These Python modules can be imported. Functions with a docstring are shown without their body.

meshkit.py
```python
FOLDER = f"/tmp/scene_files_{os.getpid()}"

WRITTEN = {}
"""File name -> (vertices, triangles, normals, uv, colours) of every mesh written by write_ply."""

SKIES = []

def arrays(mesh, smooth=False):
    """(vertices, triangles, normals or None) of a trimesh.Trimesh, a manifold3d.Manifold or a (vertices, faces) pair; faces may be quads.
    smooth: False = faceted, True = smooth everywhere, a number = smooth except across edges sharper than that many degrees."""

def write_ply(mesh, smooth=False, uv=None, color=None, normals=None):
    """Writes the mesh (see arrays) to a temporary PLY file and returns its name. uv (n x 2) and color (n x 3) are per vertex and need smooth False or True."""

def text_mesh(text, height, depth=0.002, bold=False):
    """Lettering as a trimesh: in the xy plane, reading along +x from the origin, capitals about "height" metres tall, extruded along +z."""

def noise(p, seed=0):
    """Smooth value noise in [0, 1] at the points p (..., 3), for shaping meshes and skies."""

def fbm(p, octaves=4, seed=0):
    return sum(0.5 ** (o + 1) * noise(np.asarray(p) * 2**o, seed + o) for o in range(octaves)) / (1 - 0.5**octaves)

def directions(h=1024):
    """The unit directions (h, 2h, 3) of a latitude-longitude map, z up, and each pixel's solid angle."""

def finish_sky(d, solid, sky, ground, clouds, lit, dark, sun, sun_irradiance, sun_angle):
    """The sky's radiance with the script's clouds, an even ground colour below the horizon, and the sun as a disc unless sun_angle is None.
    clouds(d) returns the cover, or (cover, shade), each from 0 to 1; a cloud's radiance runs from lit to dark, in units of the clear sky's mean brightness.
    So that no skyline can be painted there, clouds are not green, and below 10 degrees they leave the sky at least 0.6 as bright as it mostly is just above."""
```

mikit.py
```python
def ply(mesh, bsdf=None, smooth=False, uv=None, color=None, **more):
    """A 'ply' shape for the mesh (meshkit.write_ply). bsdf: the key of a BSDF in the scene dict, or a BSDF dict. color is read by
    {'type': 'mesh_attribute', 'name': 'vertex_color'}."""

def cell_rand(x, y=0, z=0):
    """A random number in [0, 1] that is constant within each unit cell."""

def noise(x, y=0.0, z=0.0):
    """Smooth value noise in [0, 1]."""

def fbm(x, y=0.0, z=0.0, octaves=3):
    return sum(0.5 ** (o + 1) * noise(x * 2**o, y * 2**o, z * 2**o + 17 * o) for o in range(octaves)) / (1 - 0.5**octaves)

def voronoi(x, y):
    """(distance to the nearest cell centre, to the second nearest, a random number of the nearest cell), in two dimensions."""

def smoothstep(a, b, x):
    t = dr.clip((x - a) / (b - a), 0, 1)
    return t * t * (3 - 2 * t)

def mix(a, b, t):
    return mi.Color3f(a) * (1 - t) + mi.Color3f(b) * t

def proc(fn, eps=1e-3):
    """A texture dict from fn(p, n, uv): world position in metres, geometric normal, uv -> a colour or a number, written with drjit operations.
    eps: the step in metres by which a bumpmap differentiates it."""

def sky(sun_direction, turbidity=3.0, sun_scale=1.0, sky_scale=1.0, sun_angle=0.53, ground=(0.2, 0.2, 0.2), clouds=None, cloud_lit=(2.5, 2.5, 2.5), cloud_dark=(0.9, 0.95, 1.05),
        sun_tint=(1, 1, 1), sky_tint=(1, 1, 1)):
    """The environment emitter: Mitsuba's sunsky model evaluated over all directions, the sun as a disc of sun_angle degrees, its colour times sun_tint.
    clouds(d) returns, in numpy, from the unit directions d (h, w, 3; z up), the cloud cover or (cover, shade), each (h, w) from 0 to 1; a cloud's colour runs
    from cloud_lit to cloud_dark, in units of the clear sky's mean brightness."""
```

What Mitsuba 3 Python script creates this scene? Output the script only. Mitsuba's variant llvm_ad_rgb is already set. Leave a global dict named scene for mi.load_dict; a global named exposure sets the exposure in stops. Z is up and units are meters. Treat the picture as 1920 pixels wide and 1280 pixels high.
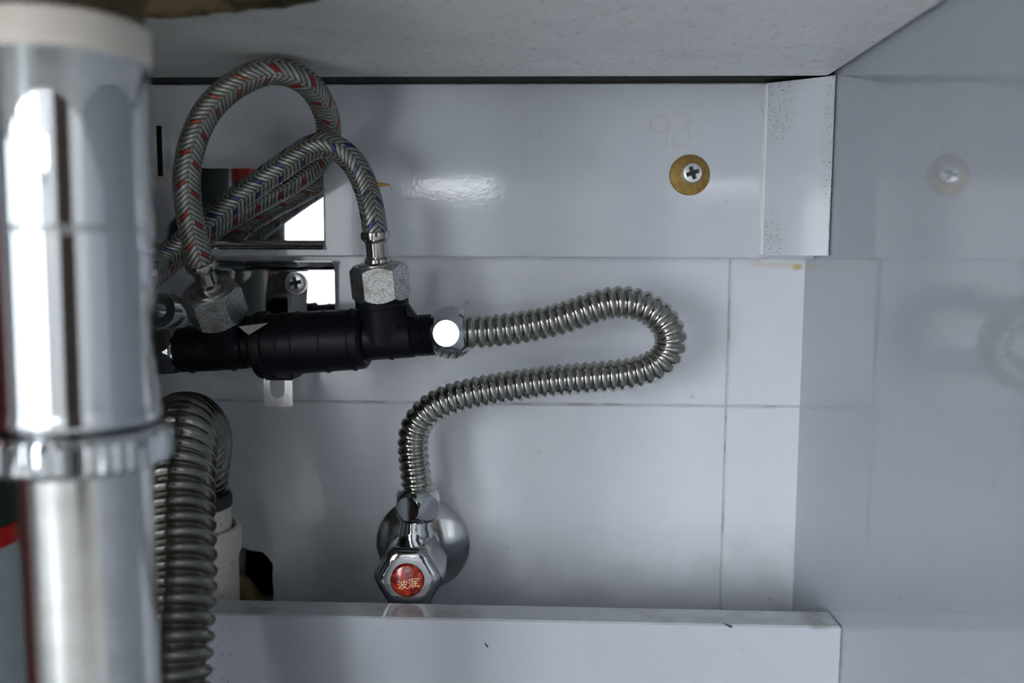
import math, random
import numpy as np, trimesh, drjit as dr, mitsuba as mi, mikit, meshkit
import manifold3d as m3
from shapely.geometry import Polygon
from scipy.interpolate import CubicSpline

T = mi.ScalarTransform4f
PI = math.pi
scene, labels = {}, {}
rng = np.random.default_rng(7)

# ------------------------------------------------------------------ camera, light, exposure
# world: tiled wall in the plane y = 0, z up, camera 0.5 m in front of it inside the opening of the sink cabinet
F = 1600.0                                   # focal length in pixels of the 1920 wide frame
CAM = np.array([0.0, -0.5, 0.0])
YAW, PITCH, ROLL = math.radians(2.15), math.radians(-5.35), math.radians(0.3)
fwd = np.array([-math.sin(YAW) * math.cos(PITCH), math.cos(YAW) * math.cos(PITCH), math.sin(PITCH)])
right0 = np.cross(fwd, [0, 0, 1]); right0 /= np.linalg.norm(right0)
up0 = np.cross(right0, fwd)
upv = up0 * math.cos(ROLL) + right0 * math.sin(ROLL) * -1.0
right = np.cross(fwd, upv)
scene['camera'] = {
    'type': 'thinlens', 'fov': math.degrees(2 * math.atan(960 / F)), 'fov_axis': 'x',
    'to_world': T().look_at(origin=CAM.tolist(), target=(CAM + fwd).tolist(), up=upv.tolist()),
    'aperture_radius': 0.0030, 'focus_distance': 0.445, 'near_clip': 0.01, 'far_clip': 20.0}
exposure = 0.0
WINDOW_LIGHT = {'window_1': 3.4, 'window_2': 9.6, 'window_3': 1.5}      # radiance of the sky behind each window
GLARE_LIGHT, ROOM_LIGHT = (15.0, 15.6, 16.2), (15.4, 15.9, 16.4)


def at(px, py, Y):
    """The point in the plane y = Y that stands at this pixel."""
    d = fwd + right * (px - 960) / F - upv * (py - 640) / F
    return CAM + d * ((Y - CAM[1]) / d[1])


# ------------------------------------------------------------------ helpers
def numbered(key):
    if key not in scene and key not in labels:
        return key
    k = 1
    while f'{key}_{k:03d}' in scene or f'{key}_{k:03d}' in labels:
        k += 1
    return f'{key}_{k:03d}'


def thing(name, label, cat, group=None):
    key = numbered(name)
    labels[key] = {'label': label, 'category': cat}
    if group:
        labels[key]['group'] = group
    return key


def obj(name, mesh, bsdf, parent=None, label=None, smooth=30, **kw):
    key = f'{parent}__{name}' if parent else name
    base, k = key, 1
    while key in scene:
        key = f'{base}_{k:03d}'; k += 1
    scene[key] = mikit.ply(mesh, bsdf, smooth=smooth, **kw)
    if label:
        labels.setdefault(key, {})['label'] = label
    return key


def solo(name, mesh, bsdf, label, cat, **kw):
    key = obj(name, mesh, bsdf, **kw)
    labels[key] = {'label': label, 'category': cat}
    return key


def struct(name, mesh, bsdf, label=None, **kw):
    key = obj(name, mesh, bsdf, **kw)
    labels[key] = {'kind': 'structure'}
    if label:
        labels[key]['label'] = label
    return key


def cat(*ms):
    return trimesh.util.concatenate(list(ms))


def man(mesh):
    return m3.Manifold(m3.Mesh(np.asarray(mesh.vertices, np.float32), np.asarray(mesh.faces, np.uint32)))


def tri(m):
    q = m.to_mesh()
    return trimesh.Trimesh(q.vert_properties[:, :3], q.tri_verts, process=False)


def cuboid(x0, x1, y0, y1, z0, z1, bevel=0.0):
    lo = np.array([min(x0, x1), min(y0, y1), min(z0, z1)]); hi = np.array([max(x0, x1), max(y0, y1), max(z0, z1)])
    if bevel <= 0:
        b = trimesh.creation.box(hi - lo); b.apply_translation((lo + hi) / 2); return b
    pts = []
    for k in range(3):
        a = lo + bevel; b = hi - bevel
        a[k], b[k] = lo[k], hi[k]
        pts += [[x, y, z] for x in (a[0], b[0]) for y in (a[1], b[1]) for z in (a[2], b[2])]
    return tri(m3.Manifold.hull_points(np.array(pts, np.float32)))


def frame_to(axis, ref=None):
    """A rotation whose z column is the axis; x column as near to ref as it can be."""
    z = np.asarray(axis, float); z = z / np.linalg.norm(z)
    ref = np.array([1.0, 0, 0]) if ref is None else np.asarray(ref, float)
    x = ref - z * (ref @ z)
    if np.linalg.norm(x) < 1e-6:
        x = np.cross(z, [0, 1, 0])
    x /= np.linalg.norm(x)
    return np.stack([x, np.cross(z, x), z], 1)


def put(mesh, axis, origin, ref=None, spin=0.0):
    R = frame_to(axis, ref)
    c, s = math.cos(spin), math.sin(spin)
    R = R @ np.array([[c, -s, 0], [s, c, 0], [0, 0, 1]])
    m = mesh.copy()
    m.vertices = np.asarray(m.vertices) @ R.T + np.asarray(origin)
    return m


def lathe(profile, n=72, closed=False):
    """Surface of revolution about z; the profile runs (r, z), ends at r = 0 become poles. closed: the profile is a loop."""
    p = [(max(r, 0.0), z) for r, z in profile]
    ang = np.arange(n) * 2 * PI / n
    v, rows = [], []
    for r, z in p:
        if r < 1e-9:
            rows.append([len(v)]); v.append([0, 0, z])
        else:
            rows.append(list(range(len(v), len(v) + n)))
            v += [[r * math.cos(a), r * math.sin(a), z] for a in ang]
    f = []
    pairs = list(zip(rows[:-1], rows[1:])) + ([(rows[-1], rows[0])] if closed else [])
    for a, b in pairs:
        for i in range(n):
            j = (i + 1) % n
            if len(a) == 1 and len(b) == 1:
                continue
            if len(a) == 1:
                f.append([a[0], b[j], b[i]])
            elif len(b) == 1:
                f.append([a[i], a[j], b[0]])
            else:
                f += [[a[i], a[j], b[j]], [a[i], b[j], b[i]]]
    m = trimesh.Trimesh(np.array(v), np.array(f), process=False)
    if m.volume < 0:
        m.invert()
    return m


def spline(points, step):
    p = np.asarray(points, float)
    s = np.r_[0, np.cumsum(np.linalg.norm(np.diff(p, axis=0), axis=1) ** 0.7)]
    c = CubicSpline(s, p)
    q = c(np.linspace(0, s[-1], 3000))
    L = np.r_[0, np.cumsum(np.linalg.norm(np.diff(q, axis=0), axis=1))]
    n = int(L[-1] / step) + 1
    u = np.linspace(0, L[-1], n)
    return np.stack([np.interp(u, L, q[:, k]) for k in range(3)], 1), u


def frames(p):
    t = np.gradient(p, axis=0); t /= np.linalg.norm(t, axis=1, keepdims=True)
    a = np.zeros_like(p)
    x = np.cross(t[0], [0, 1, 0.1]); a[0] = x / np.linalg.norm(x)
    for i in range(1, len(p)):
        x = a[i - 1] - t[i] * (a[i - 1] @ t[i]); a[i] = x / np.linalg.norm(x)
    return t, a, np.cross(t, a)


def sweep(p, radius, sides=48, seam=False):
    """A capped tube along p; radius (n,) or (n, sides + 1). Returns the mesh and, with a seam, its uv (u once round, v metres along)."""
    t, a, b = frames(p)
    cols = sides + 1 if seam else sides
    ang = np.arange(cols) * 2 * PI / sides
    r = np.asarray(radius, float)
    r = r[:, None] * np.ones(cols) if r.ndim == 1 else r[:, :cols]
    v = p[:, None] + r[..., None] * (np.cos(ang)[None, :, None] * a[:, None] + np.sin(ang)[None, :, None] * b[:, None])
    n, m = len(p), cols
    i, j = np.meshgrid(np.arange(n - 1), np.arange(sides), indexing='ij')
    j2 = (j + 1) % m
    q = np.stack([i * m + j, i * m + j2, (i + 1) * m + j2, (i + 1) * m + j], -1).reshape(-1, 4)
    k = np.arange(sides); k2 = (k + 1) % m
    c0, c1 = n * m, n * m + 1
    f = np.vstack([q[:, [0, 1, 2]], q[:, [0, 2, 3]], np.stack([k2, k, k * 0 + c0], 1), np.stack([(n - 1) * m + k, (n - 1) * m + k2, k * 0 + c1], 1)])
    L = np.r_[0, np.cumsum(np.linalg.norm(np.diff(p, axis=0), axis=1))]
    uv = np.stack(np.broadcast_arrays(ang[None] / (2 * PI), L[:, None]), -1).reshape(-1, 2)
    uv = np.vstack([uv, [[0, 0], [0, L[-1]]]])
    return trimesh.Trimesh(np.vstack([v.reshape(-1, 3), p[:1], p[-1:]]), f, process=False), uv


def rod(points, r, sides=16, step=None):
    p, _ = spline(points, step or r) if len(points) > 2 else (np.linspace(points[0], points[1], 4), None)
    return sweep(p, np.full(len(p), r), sides)[0]


def prism(poly, depth, bevel=0.0):
    """A shapely polygon extruded along +z."""
    return trimesh.creation.extrude_polygon(poly, depth, engine='earcut')


def hexagon(af):
    R = af / math.sqrt(3)
    return [(R * math.cos(k * PI / 3 + PI / 6), R * math.sin(k * PI / 3 + PI / 6)) for k in range(6)]


def hex_nut(af, h, bore, chamfer=0.0018):
    """A hexagonal nut about z from 0 to h with chamfered corners; a flat faces +x."""
    R = af / math.sqrt(3)
    pr = man(prism(Polygon(hexagon(af)), h))
    c = man(lathe([(0, 0), (af / 2 - 0.0002, 0), (R + .0003, chamfer), (R + .0003, h - chamfer), (af / 2 - .0002, h), (0, h)], 96))
    hole = man(lathe([(0, -.01), (bore, -.01), (bore, h + .01), (0, h + .01)], 64))
    return tri((pr ^ c) - hole)


def barrel_nut(af, h, bore, facet):
    """A nut whose flats are round facets on a barrel, about z from -h/2 to h/2."""
    R = math.hypot(af / 2, facet)
    prof = [(0, -h / 2)] + [(math.sqrt(max(R * R - z * z, 0)), z) for z in np.linspace(-h / 2, h / 2, 28)] + [(0, h / 2)]
    b = man(lathe(prof, 120)) ^ man(prism(Polygon(hexagon(af)), 0.1).apply_translation([0, 0, -.05]))
    hole = man(lathe([(0, -.02), (bore, -.02), (bore, .02), (0, .02)], 64))
    return tri(b - hole)


def cross_slot(r, depth):
    w = r * 0.2
    a = cuboid(-r * .62, r * .62, -w, w, -depth, depth)
    b = cuboid(-w, w, -r * .62, r * .62, -depth, depth)
    c = lathe([(0, -depth * 1.3), (r * .22, -depth), (r * .34, depth), (0, depth)], 24)
    return man(a) + man(b) + man(c)


def slot_shade(r, h):
    """A black cross that paints the shade inside a screw's slot."""
    w = r * .2
    return cat(cuboid(-r * .6, r * .6, -w * .96, w * .96, h * .30, h * .42), cuboid(-w * .96, w * .96, -r * .6, r * .6, h * .29, h * .41))


def screw_head(r, h):
    prof = [(0, 0), (r, 0), (r, h * .25), (r * .96, h * .6), (r * .86, h * .92), (r * .6, h), (0, h * 1.02)]
    m = man(lathe(prof, 64)) - cross_slot(r, h * .75).translate([0, 0, h])
    return tri(m)


# ------------------------------------------------------------------ materials
def P(key, color, rough=.4, metallic=0.0, **kw):
    d = {'type': 'principled', 'base_color': color if isinstance(color, dict) else {'type': 'rgb', 'value': list(color)},
         'roughness': rough, 'metallic': metallic, **kw}
    scene[key] = {'type': 'twosided', 'bsdf': d}


def bump(key, color, height_fn, rough=.3, metallic=0.0, eps=4e-4, **kw):
    d = {'type': 'principled', 'base_color': color if isinstance(color, dict) else {'type': 'rgb', 'value': list(color)},
         'roughness': rough, 'metallic': metallic, **kw}
    scene[key] = {'type': 'twosided', 'bsdf': {'type': 'bumpmap', 'arbitrary': mikit.proc(height_fn, eps), 'scale': 1.0, 'bsdf': d}}


mix, noise, fbm, sstep = mikit.mix, mikit.noise, mikit.fbm, mikit.smoothstep


def blob(p, x, z, rx, rz):
    """1 at (x, z), 0 beyond the radii."""
    return sstep(1.0, 0.3, dr.sqrt(dr.square((p.x - x) / rx) + dr.square((p.z - z) / rz)))


WHITE = (0.56, 0.585, 0.63)
TILE_WHITE = (0.75, 0.77, 0.815)


def specks(p, scale, thresh, k=0.0):
    d, _, w = mikit.voronoi(p.x * scale + k, p.z * scale + p.y * scale * 1.3)
    return sstep(thresh, thresh * .4, d) * sstep(.55, .75, w)


stain_px = [(*at(1495, 500, 0)[[0, 2]], .0042, .003, 1.0), (*at(1455, 497, 0)[[0, 2]], .018, .0022, .6), (*at(1418, 493, 0)[[0, 2]], .005, .0025, .5)]


def tile_color(p, n, uv):
    c = mix(TILE_WHITE, (0.71, 0.73, 0.775), fbm(p.x * 14, p.z * 14, 3.0) * .5)
    for x, z, rx, rz, s in stain_px:
        c = mix(c, (.55, .40, .13), blob(p, x, z, rx, rz) * s * s * .85)
    c = mix(c, (.25, .25, .22), specks(p, 22, .035) * .4)
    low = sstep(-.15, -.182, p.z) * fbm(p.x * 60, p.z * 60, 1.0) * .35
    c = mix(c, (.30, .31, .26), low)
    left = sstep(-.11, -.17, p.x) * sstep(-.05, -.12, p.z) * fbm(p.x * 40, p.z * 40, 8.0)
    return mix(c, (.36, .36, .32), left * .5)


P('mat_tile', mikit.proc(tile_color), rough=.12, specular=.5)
P('mat_grout', mikit.proc(lambda p, n, uv: mix((.50, .51, .52), (.24, .23, .21), sstep(.5, .75, fbm(p.x * 120, p.z * 120, 2.0)) * .7)), rough=.8)
bx, bz = at(1437, 300, -.021)[0], at(1437, 300, -.021)[2]


def panel_color(p, n, uv):
    c = mix((.63, .655, .70), (.59, .615, .66), fbm(p.x * 20, p.z * 20, 5.0) * .4)
    near = dr.maximum(blob(p, .1235, .085, .012, .03), blob(p, .1485, .07, .006, .08))
    near = dr.maximum(near, blob(p, .1235, .01, .007, .03))
    d, _, w = mikit.voronoi(p.x * 620 + fbm(p.x * 300, p.z * 300) * 2, p.z * 560)
    size = .10 + .22 * w
    c = mix(c, (.10, .10, .09), sstep(size, size * .3, d) * sstep(.35, .6, w) * sstep(.2, .75, near * (.5 + fbm(p.x * 90, p.z * 90, 7.0))) * .65)
    c = mix(c, (.34, .35, .34), near * fbm(p.x * 160, p.z * 160, 4.0) * .22)
    c = mix(c, (.30, .30, .28), specks(p, 26, .03, 3.0) * .35)
    return c


def peel(p, n, uv):
    return (fbm(p.x * 520, p.z * 520 + p.y * 300, 1.5) * 2e-5) + noise(p.x * 50, p.z * 50, p.y * 50) * 2e-5


bump('mat_panel', mikit.proc(panel_color), peel, rough=.085, specular=.5)


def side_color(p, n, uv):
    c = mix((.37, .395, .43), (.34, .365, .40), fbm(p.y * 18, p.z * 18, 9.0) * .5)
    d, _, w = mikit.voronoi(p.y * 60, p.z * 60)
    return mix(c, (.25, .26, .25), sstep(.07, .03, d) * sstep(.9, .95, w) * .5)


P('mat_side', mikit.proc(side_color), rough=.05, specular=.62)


def board_color(p, n, uv):
    c = mix((.52, .54, .585), (.49, .51, .555), fbm(p.x * 22, p.z * 22, p.y * 22) * .4)
    top = sstep(.6, .9, n.z)
    dirt = sstep(.42, .7, fbm(p.x * 55, p.y * 90, 2.0)) * .5 + .32
    left = sstep(-.12, -.17, p.x)
    c = mix(c, (.24, .24, .20), top * dirt * (.55 + .45 * left))
    c = mix(c, (.22, .23, .17), blob(p, .139, -.1794, .008, .004) * fbm(p.x * 300, p.y * 300, 1.0))
    d, _, w = mikit.voronoi(p.x * 300, p.z * 300)
    c = mix(c, (.14, .14, .10), sstep(.24, .06, d) * sstep(.6, .7, w) * sstep(-.145, -.168, p.x) * .6)
    return mix(c, (.30, .29, .27), specks(p, 26, .03, 7.0) * .35)


P('mat_board', mikit.proc(board_color), rough=.14, specular=.5)


def counter_color(p, n, uv):
    c = mix((.73, .74, .73), (.64, .66, .65), fbm(p.x * 30, p.y * 60, 1.0))
    d, _, w = mikit.voronoi(p.x * 170, p.y * 380)
    c = mix(c, (.20, .18, .13), sstep(.26, .08, d) * sstep(.72, .9, w) * .5)
    d2, _, w2 = mikit.voronoi(p.x * 60 + 4, p.y * 110)
    c = mix(c, (.14, .13, .10), sstep(.10, .03, d2) * sstep(.5, .7, w2) * .6)
    c = mix(c, (.40, .27, .25), sstep(.62, .8, fbm(p.x * 130, p.y * 260, 6.0)) * .12)
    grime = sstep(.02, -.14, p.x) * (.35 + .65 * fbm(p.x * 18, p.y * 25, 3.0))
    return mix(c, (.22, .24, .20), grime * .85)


P('mat_counter', mikit.proc(counter_color), rough=.45, specular=.4)
P('mat_rot', mikit.proc(lambda p, n, uv: mix((.11, .078, .03), (.015, .012, .008), sstep(.35, .65, fbm(p.x * 140, p.y * 140, p.z * 140)))), rough=.75)
P('mat_basin', mikit.proc(lambda p, n, uv: mix((.06, .043, .012), (.006, .005, .003), sstep(.45, .7, fbm(p.x * 50, p.y * 50, p.z * 40)))), rough=.6)
P('mat_gasket', mikit.proc(lambda p, n, uv: mix((.72, .66, .60), (.60, .52, .42), fbm(p.x * 90, p.y * 90, p.z * 90) * .6)), rough=.5)
P('mat_chrome', (.62, .64, .66), rough=.04, metallic=1.0)
P('mat_chrome_soft', mikit.proc(lambda p, n, uv: mix((.66, .67, .67), (.46, .46, .44), fbm(p.x * 160, p.y * 160, p.z * 160) * .7)), rough=.16, metallic=1.0)
P('mat_mirror', (.86, .87, .88), rough=.02, metallic=1.0)
P('mat_brushed', mikit.proc(lambda p, n, uv: mix((.80, .77, .77), (.68, .65, .64), noise(p.x * 900, p.z * 30, 1.0))), rough=.28, metallic=.6)
P('mat_handle', (.44, .45, .46), rough=.09, metallic=1.0)
P('mat_stainless', mikit.proc(lambda p, n, uv: mix((.50, .495, .455), (.36, .355, .32), fbm(p.x * 90, p.y * 90, p.z * 90) * .7)), rough=.15, metallic=1.0)
P('mat_dull_steel', mikit.proc(lambda p, n, uv: mix((.55, .54, .52), (.36, .35, .31), fbm(p.x * 120, p.y * 120, p.z * 120))), rough=.28, metallic=1.0)
bump('mat_cast_nut', mikit.proc(lambda p, n, uv: mix(mix((.62, .63, .64), (.38, .38, .36), sstep(.45, .7, noise(p.x * 1500, p.y * 1500, p.z * 1500))), (.30, .27, .20), sstep(.5, .8, fbm(p.x * 200, p.y * 200, p.z * 200)) * .7)),
     lambda p, n, uv: fbm(p.x * 1500, p.y * 1500, p.z * 1500) * 6e-5, rough=.34, metallic=1.0, eps=1e-4)
P('mat_drain_hose', mikit.proc(lambda p, n, uv: mix((.26, .255, .225), (.10, .10, .085), fbm(p.x * 60, p.y * 60, p.z * 60))), rough=.10, metallic=.9)
P('mat_black', (.004, .005, .007), rough=.42, specular=.18)
P('mat_rubber', (.02, .02, .02), rough=.7)
P('mat_brass', mikit.proc(lambda p, n, uv: mix((.36, .24, .07), (.22, .13, .04), fbm(p.x * 400, p.z * 400, 1.0))), rough=.42, metallic=.75)
P('mat_zinc', (.78, .79, .80), rough=.28, metallic=.75)
P('mat_pvc', mikit.proc(lambda p, n, uv: mix(mix((.62, .60, .54), (.52, .49, .41), fbm(p.x * 60, p.y * 60, p.z * 60) * .8), (.12, .11, .08),
                                             sstep(.10, .04, mikit.voronoi(p.x * 110 + p.y * 70, p.z * 110)[0]) * sstep(.55, .65, mikit.voronoi(p.x * 110 + p.y * 70, p.z * 110)[2]) * .6)), rough=.4)
P('mat_ring_shade', (.22, .16, .07), rough=.6)
P('mat_cavity', mikit.proc(lambda p, n, uv: mix((.10, .075, .045), (.03, .025, .02), fbm(p.x * 80, p.y * 80, p.z * 80))), rough=.9)
P('mat_old_pipe', (.24, .16, .08), rough=.6)
P('mat_red_button', mikit.proc(lambda p, n, uv: mix((.55, .035, .008), (.16, .006, .004), sstep(.35, .65, fbm(p.x * 420, p.y * 420, p.z * 420)))), rough=.18, specular=.6, clearcoat=1.0, clearcoat_gloss=.95)
P('mat_letter', (.86, .74, .42), rough=.3)
P('mat_marker', (.615, .565, .60), rough=.25)
P('mat_hair', (.30, .18, .05), rough=.5)
P('mat_splinter', (.05, .05, .045), rough=.7)
P('mat_red_plastic', (.55, .015, .012), rough=.3)
P('mat_green_plastic', (.015, .035, .025), rough=.35)
P('mat_blue_plastic', (.02, .06, .28), rough=.3)
P('mat_label', (.52, .58, .60), rough=.35)
P('mat_orange', (.17, .028, .015), rough=.4)
P('mat_room', (.74, .74, .74), rough=.8)
P('mat_room_floor', (.36, .35, .34), rough=.35)
P('mat_dark_panel', (.045, .035, .03), rough=.85, specular=.1)
P('mat_cupboard', (.10, .085, .07), rough=.5)
P('mat_heater', (.50, .51, .50), rough=.3)
P('mat_gap_shade', (.012, .011, .010), rough=.8)  # near-black, paints the shade in the gap behind the counter
P('mat_slot_shade', (.02, .024, .02), rough=.6)  # black for the shade down in the screw slots
P('mat_lit_edge', (.85, .86, .87), rough=.3)  # whiter than the panel: light on the batten's left edge as colour
P('mat_frame', (.03, .032, .035), rough=.4)

N_COL, STRAND = 6.0, 0.0025


def braid(mark_color, every, offset):
    def fn(p, n, uv):
        x = uv.x * N_COL
        col = dr.floor(x); a = x - col
        sgn = 1 - 2 * (col - 2 * dr.floor(col / 2))
        s = uv.y / STRAND + sgn * (a - .5) * 2.1
        k = dr.floor(s); t = s - k
        gap = dr.maximum(sstep(.20, .06, dr.minimum(t, 1 - t)), sstep(.06, .01, dr.minimum(a, 1 - a)) * .6)
        fine = .85 + .3 * noise(t * 6, k, col * 3)
        c = mix((.22, .23, .205), (.33, .335, .305), mikit.cell_rand(k, col, 3)) * fine
        which = k + col * 2 + offset
        m = which - every * dr.floor(which / every)
        c = dr.select((m < .5) & (a > .18) & (a < .82), mi.Color3f(mark_color), c)
        dirt = sstep(.45, .7, fbm(p.x * 50, p.y * 50, p.z * 50))
        c = mix(c, (.16, .15, .10), dirt * .35)
        return mix(c, (.02, .022, .02), gap)
    return mikit.proc(fn)


P('mat_braid_red', braid((.30, .025, .015), 6.0, 0.0), rough=.38, metallic=.55, specular=.5)
P('mat_braid_blue', braid((.035, .045, .15), 6.0, 2.0), rough=.38, metallic=.55, specular=.5)

# ------------------------------------------------------------------ the setting: room behind the camera (seen in reflections only)
XR, XL = 0.150, -0.62                        # the cabinet's side panels
Z_TOP, Z_FLOOR = 0.0970, -0.27
FAR = -2.4
struct('floor', cuboid(-1.9, 1.5, -2.5, .1, -.66, -.62), 'mat_room_floor', 'grey floor of the room')
wz0, wz1 = -.45, 1.0


def window(key, plane, spans, label):
    """A framed window with lit panes; plane(u0, u1, d0, d1, z0, z1) is a box with u along the wall and d into the room."""
    u0, u1 = spans[0][0] - .04, spans[-1][1] + .04
    fr = man(plane(u0, u1, -.08, .012, wz0 - .04, wz1 + .04))
    for a, b in spans:
        fr = fr - man(plane(a, b, -.2, .1, wz0, wz1))
    struct(key, tri(fr), 'mat_frame', label, smooth=False)
    for a, b in spans:
        k = obj('pane', plane(a, b, -.06, -.05, wz0, wz1), 'mat_room', key, smooth=False)
        scene[k]['emitter'] = {'type': 'area', 'radiance': {'type': 'rgb', 'value': [WINDOW_LIGHT[key] * c for c in (.945, 1.0, 1.065)]}}
    return man(plane(u0, u1, -.3, .1, wz0 - .04, wz1 + .04))


south = lambda u0, u1, d0, d1, z0, z1: cuboid(u0, u1, FAR + d0, FAR + d1, z0, z1)
west = lambda u0, u1, d0, d1, z0, z1: cuboid(-1.9 + d0, -1.9 + d1, u0, u1, z0, z1)
cut1 = window('window_1', south, [(-.88, -.60)], 'narrow dark framed window of the room')
cut2 = window('window_2', south, [(-1.84, -1.03)], 'wide dark framed window of the room')
cut3 = window('window_3', west, [(-2.30, -1.70), (-1.64, -1.05)], 'two pane window in the side wall of the room')
struct('wall_front', tri(man(cuboid(-1.9, 1.5, FAR - .1, FAR, -.62, 1.7)) - cut1 - cut2), 'mat_room', 'white wall of the room opposite the cabinet', smooth=False)
struct('wall_west', tri(man(cuboid(-2.0, -1.9, -2.5, .1, -.62, 1.7)) - cut3), 'mat_room', 'white wall of the room', smooth=False)
struct('wall_east', cuboid(1.5, 1.55, -2.5, .1, -.62, 1.7), 'mat_room', 'white wall of the room')
struct('ceiling_room', cuboid(-1.9, 1.5, -2.5, .1, 1.7, 1.75), 'mat_room', 'white ceiling of the room')
for y in (-.95, -1.75):  # two added lights that lift the brightness of the room
    t = thing('added_ceiling_light', 'flat ceiling light added to brighten the room, ' + ('nearer to the cabinet' if y > -1.5 else 'farther from the cabinet'), 'lamp')
    obj('frame', cuboid(-.75, .55, y - .18, y + .18, 1.68, 1.70), 'mat_room', t)
    k = obj('diffuser', cuboid(-.72, .52, y - .15, y + .15, 1.674, 1.68), 'mat_room', t, smooth=False)
    scene[k]['emitter'] = {'type': 'area', 'radiance': {'type': 'rgb', 'value': list(ROOM_LIGHT)}}
struct('added_dark_panel_1', cuboid(.25, 1.05, FAR, FAR + .04, -.62, 1.35, .004), 'mat_dark_panel', 'dark panel added for the dark stripe mirrored in the chrome pipe')  # unseen panel added so the chrome pipe mirrors a dark stripe
l0, l1 = at(778, 320, -.018), at(932, 357, -.018)
k = obj('added_light_box', cuboid(-.42, -.17, FAR + .03, FAR + .06, .232, .288, .008), 'mat_room', 'added_glare_light')  # added emitter, there for the highlight on the back board
scene[k]['emitter'] = {'type': 'area', 'radiance': {'type': 'rgb', 'value': list(GLARE_LIGHT)}}
obj('housing', cuboid(-.45, -.14, FAR, FAR + .03, .215, .302, .004), 'mat_room', 'added_glare_light')
labels['added_glare_light'] = {'label': 'small bright box added opposite the cabinet for the highlight on the back board', 'category': 'lamp'}

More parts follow.
